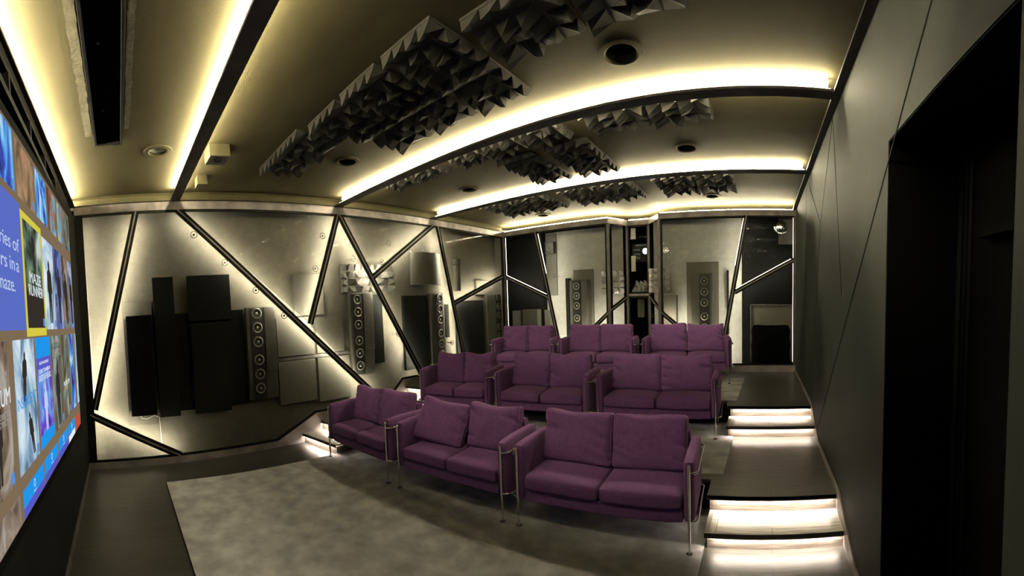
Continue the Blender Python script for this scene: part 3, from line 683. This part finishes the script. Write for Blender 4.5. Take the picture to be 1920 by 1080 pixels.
t = thing('ceiling_speaker', 'larger square box hanging under the ceiling behind the first beam', 'box', (1.52, 1.80, ZC))
MB().box(-.13, .13, -.12, .12, -.13, 0, .004).build('housing', M_CEIL, t)
MB().box(-.125, .125, -.115, .115, -.134, -.13).build('face_plate', M_SPKD, t)
MB().lathe([(.05, -.134), (.05, -.142), (.04, -.142), (.035, -.136), (0, -.136)], (.02, 0, 0), (0, 0, 1), 20).build('lens_ring', M_BLACKMETAL, t, True)
t = thing('ceiling_sensor', 'smaller square box under the ceiling near the left wall', 'box', (.60, 1.80, ZC))
MB().box(-.09, .09, -.07, .07, -.12, 0, .004).build('housing', M_CEIL, t)
MB().box(-.07, .07, -.05, .05, -.124, -.12).build('face_plate', M_SPKD, t)
o = MB().box(0, .22, 0, .10, -.012, 0, .003).build('air_vent', M_BLACKMETAL); o.location = (5.85, 6.75, ZC); tag(o, 'small dark vent in the ceiling right behind the third beam', 'vent')
# slot housing above the screen
t = thing('screen_housing', 'long black slot housing in the ceiling in front of the screen', 'housing', (1.78, .44, ZC))
MB().box(.012, 4.2, .014, .266, .05, .058).box(.010, .014, .014, .266, 0, .055).build('slot_panel', M_VOID, t)
MB().box(0, 4.2, -.012, .012, -.05, 0, .002).box(0, 4.2, .258, .282, -.05, 0, .002).box(-.012, .012, -.012, .282, -.05, 0, .002).build('edge_rail', M_BLACKMETAL, t)
for k in range(4): MB().lathe([(0, .040), (.012, .042), (.014, .050)], (.5 + .9 * k, .10, 0), (0, 0, 1), 12).build('screw', M_STEEL, t)
for (x0, x1, y0, y1, k) in ((1.9, 5.4, .345, .415, 0), (2.0, 5.4, .74, .79, 1)):
    mb = MB(); n = 40
    for i in range(n):
        a = x0 + (x1 - x0) * i / n; b = x0 + (x1 - x0) * (i + 1) / n
        j = [random.uniform(-.006, .006) for _ in range(2)]
        mb.face([(a, y0 + j[0], -.004), (b, y0 + j[1], -.004), (b, y1 + j[1], -.004), (a, y1 + j[0], -.004)])
    o = mb.build('masking_tape', M_TAPE); o.location = (0, 0, ZC)
    tag(o, ['strip of peeling tape on the screen side of the black ceiling slot', 'strip of peeling tape on the room side of the black ceiling slot'][k], 'tape')

# ---------------------------------------------------------------- screen
SX0, SZ0, SW, SH = 5.60, 1.165, 3.35, 1.865
scr = thing('projection_screen', 'large projection screen showing rows of film posters on the left', 'screen', (SX0, .0084 + .004, SZ0), PI - .04)
SB = M_SB = emit('screen_background', (.205, .145, .085), SCREEN * 1.0)
MB().box(0, SW, -.004, .002, 0, SH).build('screen_fabric', M_SB, scr)
MB().box(-.03, SW + .06, -.002, .0, -.05, 0).box(-.03, SW + .06, -.002, .0, SH, SH + .06).box(SW, SW + .06, -.002, 0, 0, SH).box(-.03, 0, -.002, 0, 0, SH).build('border', M_VOID, scr)
def rect(x0, x1, z0, z1, y, name, mat, parent):
    return MB().box(x0, x1, y - .0008, y, z0, z1).build(name, mat, parent)
def poster_mat(name, cols, seed, k=1.0, scale=5, dist=1.5):
    m = bpy.data.materials.new(name); m.use_nodes = True; nt = m.node_tree; nt.nodes.clear()
    tc = N(nt, 'ShaderNodeTexCoord'); mp = N(nt, 'ShaderNodeMapping'); mp.inputs['Location'].default_value = (seed * 3.7, seed, seed * 1.3)
    mp.inputs['Scale'].default_value = (1, 1, .55)
    nz = N(nt, 'ShaderNodeTexNoise'); nz.inputs['Scale'].default_value = scale; nz.inputs['Detail'].default_value = 7; nz.inputs['Distortion'].default_value = dist
    rp = N(nt, 'ShaderNodeValToRGB'); cr = rp.color_ramp
    n = len(cols); cr.elements[0].position = .34; cr.elements[0].color = (*cols[0], 1); cr.elements[1].position = .66; cr.elements[1].color = (*cols[-1], 1)
    for i in range(1, n - 1):
        e = cr.elements.new(.34 + .32 * i / (n - 1)); e.color = (*cols[i], 1)
    e = N(nt, 'ShaderNodeEmission'); e.inputs[1].default_value = SCREEN * k; o = N(nt, 'ShaderNodeOutputMaterial')
    nt.links.new(tc.outputs['Object'], mp.inputs[0]); nt.links.new(mp.outputs[0], nz.inputs['Vector']); nt.links.new(nz.outputs['Fac'], rp.inputs[0])
    nt.links.new(rp.outputs[0], e.inputs[0]); nt.links.new(e.outputs[0], o.inputs[0]); return m
def txt(s, x0, z0, size, mat, parent, width=None, y=-.0075, align='LEFT', name='lettering'):
    cu = bpy.data.curves.new(name, 'FONT'); cu.body = s; cu.size = size; cu.extrude = .0002; cu.align_x = align
    tmp = bpy.data.objects.new(name, cu); C.objects.link(tmp)
    dg = bpy.context.evaluated_depsgraph_get(); me = bpy.data.meshes.new_from_object(tmp.evaluated_get(dg))
    bpy.data.objects.remove(tmp)
    xs = [v.co.x for v in me.vertices]; wd = max(xs) - min(xs) if xs else 1
    o = bpy.data.objects.new(name, me); C.objects.link(o); me.materials.clear(); me.materials.append(mat)
    for p in me.polygons: p.material_index = 0
    o.parent = parent; o.rotation_euler = (PI / 2, 0, 0); k = (width / wd) if width else 1
    o.scale = (k, 1, 1); o.location = (x0, y, z0); return o
def lx(X): return SX0 - X
def figure(parent, cx, z0, h, mat, y=-.0065, lean=0):
    """a plain standing silhouette"""
    pr = [(-.10, 0), (-.13, .45), (-.20, .50), (-.17, .78), (-.06, .84), (-.07, .92), (0, 1), (.07, .92), (.06, .84), (.17, .78), (.20, .5), (.13, .45), (.10, 0), (.02, 0), (0, .42), (-.02, 0)]
    MB().prism([(cx + a * h * .9 + lean * b * h, y, z0 + b * h) for a, b in pr], (0, -.0005, 0)).build('silhouette', mat, parent)
E_W = emit('screen_white', (.80, .85, .90), SCREEN); E_LB = emit('screen_pale_blue', (.50, .62, .85), SCREEN)
E_BLUE = emit('screen_blue_panel', (.105, .15, .55), SCREEN); E_YEL = emit('screen_yellow', (.66, .58, .06), SCREEN)
E_CY = emit('screen_cyan_tile', (.015, .30, .82), SCREEN); E_DK = emit('screen_dark', (.035, .028, .022), SCREEN)
E_IND = emit('screen_indigo', (.10, .10, .55), SCREEN); E_RED = emit('screen_red', (.55, .08, .05), SCREEN); E_HD = emit('screen_badge', (.08, .28, .75), SCREEN)
E_GREY = emit('screen_grey_text', (.36, .34, .30), SCREEN)
PC = {'blue': [(.03, .02, .10), (.05, .10, .55), (.12, .45, .80), (.65, .75, .85)], 'red': [(.10, .07, .05), (.28, .17, .09), (.40, .26, .14), (.55, .12, .06)],
      'ice': [(.10, .16, .26), (.30, .45, .60), (.55, .68, .78), (.75, .85, .90)], 'neon': [(.05, .03, .35), (.18, .08, .60), (.10, .30, .75), (.55, .45, .70)],
      'grey': [(.07, .055, .04), (.12, .11, .09), (.16, .22, .20), (.38, .40, .36)], 'gold': [(.05, .04, .03), (.14, .11, .05), (.12, .20, .20), (.45, .36, .15)],
      'navy': [(.03, .03, .09), (.07, .10, .30), (.15, .22, .50), (.40, .45, .55)], 'green': [(.03, .04, .03), (.10, .16, .12), (.25, .32, .22), (.55, .62, .60)],
      'earth': [(.06, .045, .03), (.15, .11, .08), (.26, .20, .15), (.40, .36, .30)], 'mix': [(.10, .05, .05), (.35, .12, .06), (.10, .35, .45), (.55, .45, .20)]}
pk = [0]
def poster(X0, X1, z0, z1, pal, label, hd=True, sc_=5, y=-.0048, lab=None):
    pk[0] += 1
    o = rect(lx(X0), lx(X1), z0 - SZ0, z1 - SZ0, y, 'poster_image', poster_mat('poster_%d' % pk[0], PC[pal], pk[0] * 1.9, 1, sc_), scr)
    o['label'] = label
    if hd: rect(lx(X1) - .055, lx(X1) - .01, z0 - SZ0 + .015, z0 - SZ0 + .06, y - .001, 'badge', E_HD, o)
    return o
T = SZ0 + SH
# top row (cut by the screen's upper edge)
for X0, X1, pal, lb in ((5.56, 5.18, 'earth', 'brown poster'), (5.12, 4.80, 'navy', 'navy poster'), (4.47, 4.05, 'blue', 'blue and violet poster'), (4.00, 3.62, 'red', 'brown poster with red lettering'), (3.58, 3.27, 'blue', 'bright blue poster'),
                        (3.22, 2.92, 'mix', 'orange and teal poster'), (2.86, 2.62, 'mix', 'many coloured poster'), (2.56, 2.29, 'gold', 'dark gold poster')):
    poster(X0, X1, 2.70, T - .03 if X0 < 4.4 else T - .02, pal, lb)
# second row: blue information panel, yellow framed selection, more posters
ip = rect(0, lx(3.985), 2.02 - SZ0, 2.66 - SZ0, -.0048, 'info_panel', E_BLUE, scr); ip['label'] = 'blue information panel with pale lettering'
for s_, X, z, wd in (('memories', 4.66, 2.40, .46), ('of', 4.16, 2.40, .11), ('others', 4.60, 2.30, .33), ('in', 4.23, 2.30, .08), ('a', 4.12, 2.30, .05), ('maze.', 4.42, 2.20, .26)):
    txt(s_, lx(X), z - SZ0, .095, E_LB, ip, wd)
se = rect(lx(3.98), lx(3.50), 1.985 - SZ0, 2.64 - SZ0, -.0048, 'selection_frame', E_YEL, scr); se['label'] = 'yellow selection frame'
o = rect(lx(3.945), lx(3.535), 2.03 - SZ0, 2.60 - SZ0, -.0058, 'poster_image', poster_mat('poster_sel', PC['green'], 5.3, 1, 6), scr); o['label'] = 'dark green poster inside the yellow frame'
rect(lx(3.945), lx(3.535), 2.03 - SZ0, 2.22 - SZ0, -.0062, 'dark_band', E_DK, o)
txt('MAZE', lx(3.87), 2.275 - SZ0, .085, E_W, o, .27); txt('RUNNER', lx(3.90), 2.205 - SZ0, .085, E_W, o, .34)
figure(o, lx(3.74), 2.36 - SZ0, .22, E_DK, -.0066)
rect(lx(3.535) - .05, lx(3.535) - .008, 2.04 - SZ0, 2.085 - SZ0, -.0070, 'badge', E_HD, o)
for X0, X1, pal, lb in ((3.49, 3.15, 'ice', 'pale blue poster right of the yellow frame'), (3.12, 2.82, 'navy', 'navy poster'), (2.79, 2.53, 'earth', 'brown and white poster'), (2.49, 2.29, 'navy', 'violet grey poster')):
    p = poster(X0, X1, 2.02, 2.60, pal, lb); figure(p, lx((X0 + X1) / 2), 2.06 - SZ0, .42, E_DK)
# third row
zz0, zz1 = 1.365, 1.975
for X0, X1, pal in ((5.56, 5.18, 'navy'), (5.13, 4.76, 'red')): poster(X0, X1, zz0, zz1, pal, 'poster near the left end of the screen')
p = poster(4.70, 4.33, zz0, zz1, 'earth', 'brown poster with white lettering')
txt('ELYSIUM', lx(4.69), 1.715 - SZ0, .10, E_W, p, .345); txt('MATT DAMON', lx(4.60), 1.83 - SZ0, .035, E_GREY, p, .23); txt('JODIE FOSTER', lx(4.60), 1.80 - SZ0, .035, E_GREY, p, .23)
txt('FROM THE DIRECTOR', lx(4.64), 1.665 - SZ0, .035, E_GREY, p, .29); txt('OF DISTRICT 9', lx(4.60), 1.635 - SZ0, .035, E_GREY, p, .24); figure(p, lx(4.52), 1.42 - SZ0, .30, E_DK)
p = poster(4.25, 3.86, zz0, zz1, 'ice', 'icy blue poster'); txt('INSURGENT', lx(4.235), 1.655 - SZ0, .075, E_CY, p, .36)
figure(p, lx(4.10), 1.68 - SZ0, .24, E_DK, lean=.15); figure(p, lx(3.97), 1.40 - SZ0, .22, E_DK, lean=-.3)
p = poster(3.82, 3.44, zz0, zz1, 'neon', 'violet neon poster under a cyan tile'); rect(lx(3.82), lx(3.44), 1.86 - SZ0, zz1 - SZ0, -.0062, 'cyan_band', E_CY, p)
rect(lx(3.82), lx(3.44), 1.80 - SZ0, 1.86 - SZ0, -.0062, 'indigo_band', E_IND, p); rect(lx(3.82), lx(3.44), zz0 - SZ0, zz0 + .07 - SZ0, -.0062, 'cyan_band', E_CY, p)
txt('BLU-RAY+ 4K+ULTRAVIOLET', lx(3.76), 1.822 - SZ0, .025, E_W, p, .25); txt('SCARLETT JOHANSSON', lx(3.78), 1.775 - SZ0, .03, E_W, p, .30); txt('GHOST IN THE SHELL', lx(3.79), 1.73 - SZ0, .05, E_W, p, .33)
figure(p, lx(3.64), 1.44 - SZ0, .27, E_LB)
p = poster(3.40, 3.07, zz0, zz1, 'grey', 'dark grey poster with a standing figure'); txt('JOHN WICK', lx(3.38), 1.84 - SZ0, .07, E_GREY, p, .29); figure(p, lx(3.24), 1.38 - SZ0, .42, E_DK)
txt('DON\'T SET HIM OFF', lx(3.37), 1.93 - SZ0, .03, E_GREY, p, .26)
p = poster(3.03, 2.74, zz0, zz1, 'gold', 'dark gold poster'); txt('PACIFIC RIM', lx(3.02), 1.60 - SZ0, .05, E_W, p, .26)
p = poster(2.67, 2.46, zz0, zz1, 'blue', 'bright blue narrow poster'); p = poster(2.36, 2.26, zz0, zz1, 'ice', 'white poster at the screen edge', False)
# bottom row (cut by the lower edge)
p = poster(4.72, 4.27, SZ0 + .005, 1.30, 'earth', 'brown poster with a pale face', False); figure(p, lx(4.52), .01, .10, E_GREY); txt('DRIVE', lx(4.68), 1.26 - SZ0, .04, E_W, p, .28) if False else None
for X0, X1, c2 in ((4.22, 3.80, E_IND), (3.77, 3.37, E_IND), (3.33, 2.97, E_IND), (2.93, 2.61, E_W)):
    p = rect(lx(X0), lx(X1), 1.215 - SZ0, 1.295 - SZ0, -.0048, 'disc_tile', E_CY, scr); rect(lx(X0), lx(X1), .003, 1.213 - SZ0, -.0048, 'tile_foot', c2, p)
    cx = lx((X0 + X1) / 2)
    MB().lathe([(.020, 0), (.020, .0006), (.013, .0006), (.013, 0)], (cx, -.0056, 1.262 - SZ0), (0, -1, 0), 20).build('disc_mark', E_LB, p)
    txt('Blu-ray', cx - .03, 1.222 - SZ0, .018, E_LB, p, .06)
rect(lx(2.57), lx(2.28), .003, 1.28 - SZ0, -.0048, 'red_tile', E_RED, scr)
# slatted rail over the screen
t = thing('screen_rail', 'black slatted rail along the wall above the projection screen', 'rail', (2.15, 0, 3.12))
MB().box(0, 3.6, 0, .05, .26, .30, .003).box(0, 3.6, 0, .10, 0, .04, .003).build('rail_bar', M_FRIT, t)
MB().box(0, 3.6, .03, .05, .12, .15, .003).build('middle_bar', M_FRIT, t)
for k in range(7): MB().box(.1 + .55 * k, .13 + .55 * k, .0, .055, .04, .26).build('bracket', M_FRIT, t)

# ---------------------------------------------------------------- sofas
def cushion(w_, h_, t_, seed, sag=.0, n=24, m=6, r=.038):
    """box cushion with a gusset, puffed faces, creases from the corners; x across, z up, y thickness; origin at its bottom centre"""
    def shape(p):
        x, y, z = p; u, v = x / (w_ / 2), (z - h_ / 2) / (h_ / 2)
        hx, hy, hz = w_ / 2, t_ / 2, h_ / 2
        d = Vector((x, y, z - hz)); q = Vector((max(-(hx - r), min(hx - r, d.x)), max(-(hy - r), min(hy - r, d.y)), max(-(hz - r), min(hz - r, d.z))))
        e = d - q
        if e.length > 1e-6: d = q + e.normalized() * r
        sg = 1 if y > 0 else -1; k = min(1, abs(y) / hy)
        puff = (1 - u ** 4) * (1 - v ** 4)
        P = Vector((u * 1.7 + seed, v * 1.5, sg * 2 + seed))
        f = noise.noise(P)
        rid = noise.noise(Vector((v * 2.2 + u * 1.4 + seed * 1.7, seed * 2.3 + u * .4, 1.0)))
        crease = -.030 * max(0, 1 - abs(rid) * 8) * min(1, max(0, abs(u) - .25) * 1.6) * (1 - v ** 8)
        d.y += sg * k * (.034 * puff + .014 * f * puff + crease)
        # outline: slightly dipped edges, uneven top, soft corners
        d.z += k * 0 - sag * (1 - u * u) * max(0, v) ** 2 + .016 * noise.noise(Vector((u * 1.3 + seed * 3, 5, v))) * max(0, v) - .010 * (1 - u * u) * max(0, -v) * 0
        d.x *= 1 - .022 * (1 - v * v); c4 = (u * v) ** 6
        d.x *= 1 - .020 * c4; d.z *= 1 - .030 * c4
        return Vector((d.x, d.y, d.z + h_ / 2))
    mb = MB(); V = {}
    def g(i, j, k):
        key = (i, j, k)
        if key not in V: V[key] = mb.bm.verts.new(shape(((i / n - .5) * w_, (j / m - .5) * t_, k / n * h_)))
        return V[key]
    for i in range(n):
        for k in range(n):
            mb.bm.faces.new((g(i, 0, k), g(i + 1, 0, k), g(i + 1, 0, k + 1), g(i, 0, k + 1))); mb.bm.faces.new((g(i, m, k), g(i, m, k + 1), g(i + 1, m, k + 1), g(i + 1, m, k)))
        for j in range(m):
            mb.bm.faces.new((g(i, j, 0), g(i, j + 1, 0), g(i + 1, j + 1, 0), g(i + 1, j, 0))); mb.bm.faces.new((g(i, j, n), g(i + 1, j, n), g(i + 1, j + 1, n), g(i, j + 1, n)))
            mb.bm.faces.new((g(0, j, i), g(0, j, i + 1), g(0, j + 1, i + 1), g(0, j + 1, i))); mb.bm.faces.new((g(n, j, i), g(n, j + 1, i), g(n, j + 1, i + 1), g(n, j, i + 1)))
    per = [(x / 24 - .5, 1) for x in range(25)] + [(.5, 1 - z / 24) for z in range(1, 25)]
    path = []
    for a_, b_ in [(-.5, z / 24) for z in range(25)] + per[1:]:
        path.append(shape((a_ * w_, -t_ / 2 * .78, b_ * h_)))
    return mb, path
def softbox(x0, x1, y0, y1, z0, z1, r=.04, crown=.02, seed=0):
    """upholstered block with rounded edges and a slightly crowned top"""
    mb = MB(); mb.box(x0, x1, y0, y1, z0, z1)
    bmesh.ops.subdivide_edges(mb.bm, edges=mb.bm.edges[:], cuts=9, use_grid_fill=True)
    cx, cy, cz = (x0 + x1) / 2, (y0 + y1) / 2, (z0 + z1) / 2; hx, hy, hz = (x1 - x0) / 2, (y1 - y0) / 2, (z1 - z0) / 2
    for v in mb.bm.verts:
        p = v.co; d = Vector((p.x - cx, p.y - cy, p.z - cz))
        q = Vector((max(-(hx - r), min(hx - r, d.x)), max(-(hy - r), min(hy - r, d.y)), max(-(hz - r), min(hz - r, d.z))))
        e = d - q
        if e.length > 1e-6: d = q + e.normalized() * r
        u, w2 = d.x / hx, d.y / hy
        if crown and d.z > 0: d.z += crown * (1 - u * u) * (1 - w2 * w2)
        d += Vector((0, 0, 1)) * .004 * noise.noise(Vector((p.x * 6 + seed, p.y * 6, p.z * 6)))
        v.co = Vector((cx, cy, cz)) + d
    return mb
def chrome_side(t, sx, w2, dp):
    """one end frame: two legs and two bent rails"""
    for y, nm in ((0, 0), (dp, 1)):
        l = MB().tube([(sx * w2, y, .012), (sx * w2, y, .70)], .0115, 12).build('leg', M_CHROME, t, True)
        MB().lathe([(0, 0), (.028, 0), (.028, .006), (.013, .014), (.0115, .03)], (sx * w2, y, 0), (0, 0, 1), 18).build('foot_disc', M_CHROME, l, True)
        MB().lathe([(.0125, .70), (.0125, .708), (.008, .713), (0, .714)], (sx * w2, y, 0), (0, 0, 1), 12).build('end_cap', M_CHROME, l, True)
    for z in (.645, .265):
        o = sx * .070; pts = [(sx * w2, 0, z)]
        for k in range(7):
            a = PI / 2 * k / 6; pts.append((sx * w2 + o - sx * .04 + sx * .04 * math.sin(a), .012 + .04 * (1 - math.cos(a)) if k else .006, z))
        for k in range(7):
            a = PI / 2 * k / 6; pts.append((sx * w2 + o - sx * .04 + sx * .04 * math.cos(a), dp - .052 + .04 * math.sin(a), z))
        pts.append((sx * w2, dp, z))
        MB().tube(pts, .0085, 10).build('side_rail', M_CHROME, t, True)
def sofa(pl, pr, z, label, k=1.0, seed=0, loose=None, dp=.70):
    pl, pr = Vector(pl), Vector(pr); c = (pl + pr) / 2; wd = (pr - pl).length / k; rz = math.atan2(pr.y - pl.y, pr.x - pl.x)
    t = thing('loveseat', label, 'sofa', (c.x, c.y, z), rz, 'purple two seat sofas in three rows'); t.scale = (k, k, k)
    w2 = wd / 2; ai = w2 - .055; ao = w2 + .048
    for sx in (-1, 1):
        chrome_side(t, sx, w2, dp)
        softbox(min(sx * ai, sx * ao), max(sx * ai, sx * ao), .018, dp + .02, .235, .735, .036, .012, seed).build('armrest', M_SOFA, t, True)
    softbox(-ai, ai, .03, dp - .02, .225, .345, .02, 0, seed).build('base', M_SOFA, t, True)
    softbox(-ai, ai, dp - .10, dp + .02, .235, .80, .03, .01, seed + 3).build('back_frame', M_SOFA, t, True)
    for s_ in (-1, 1):
        x0, x1 = (-ai + .006, -.003) if s_ < 0 else (.003, ai - .006)
        softbox(x0, x1, -.005, dp - .12, .335, .475, .045, .022, seed + s_).build('seat_cushion', M_SOFA, t, True)
        wc = ai + .004
        mbc, path = cushion(wc, .50, .15, seed * 3.1 + s_ * .7, sag=.010 + .034 * random.random()); o = mbc.build('back_cushion', M_SOFA, t, True)
        MB().tube(path, .0035, 6).build('piping', M_PIPE, o, True)
        o.location = (s_ * (ai / 2 + .0), dp - .235, .465); o.rotation_euler = (math.radians(-13 + random.uniform(-2, 2)), math.radians(random.uniform(-1.5, 1.5)), math.radians(random.uniform(-2, 2)))
        if loose == s_:
            o.location = (s_ * (ai / 2 + .0) - .03, dp - .41, .488); o.rotation_euler = (math.radians(-31), math.radians(7), math.radians(9))
            MB().box(-.002, .002, -.004, .004, -.03, .0).build('care_tag', M_WHITE, o).location = (wc * .33, -.02, .01)
    return t
ZA, ZB = 2 * H + .010, 4 * H + .010
sofa((.916, 3.381), (2.19, 3.449), .015, 'purple two seat sofa at the left end of the front row', 1, 1)
sofa((2.394, 3.465), (3.766, 3.60), .015, 'purple two seat front row middle sofa with one cushion slumped forward', 1, 2, loose=-1)
sofa((3.935, 3.625), (5.498, 3.725), .015, 'purple two seat sofa at the right end of the front row, nearest the viewer', 1, 3)
sofa((1.143, 4.99), (2.24, 5.32), ZA, 'purple two seat sofa at the left end of the middle row', 1.03, 4)
sofa((2.42, 5.32), (3.77, 5.53), ZA, 'purple two seat sofa in the centre of the middle row', 1.03, 5)
sofa((3.94, 5.56), (5.494, 5.645), ZA, 'purple two seat sofa at the right end of the middle row beside the aisle', 1.03, 6)
sofa((1.22, 6.82), (2.33, 7.17), ZB, 'purple two seat sofa at the left end of the back row', 1.05, 7)
sofa((2.52, 7.13), (3.84, 7.39), ZB, 'purple two seat sofa in the centre of the back row', 1.05, 8)
sofa((4.04, 7.42), (5.52, 7.64), ZB, 'purple two seat sofa at the right end of the back row beside the aisle', 1.05, 9)
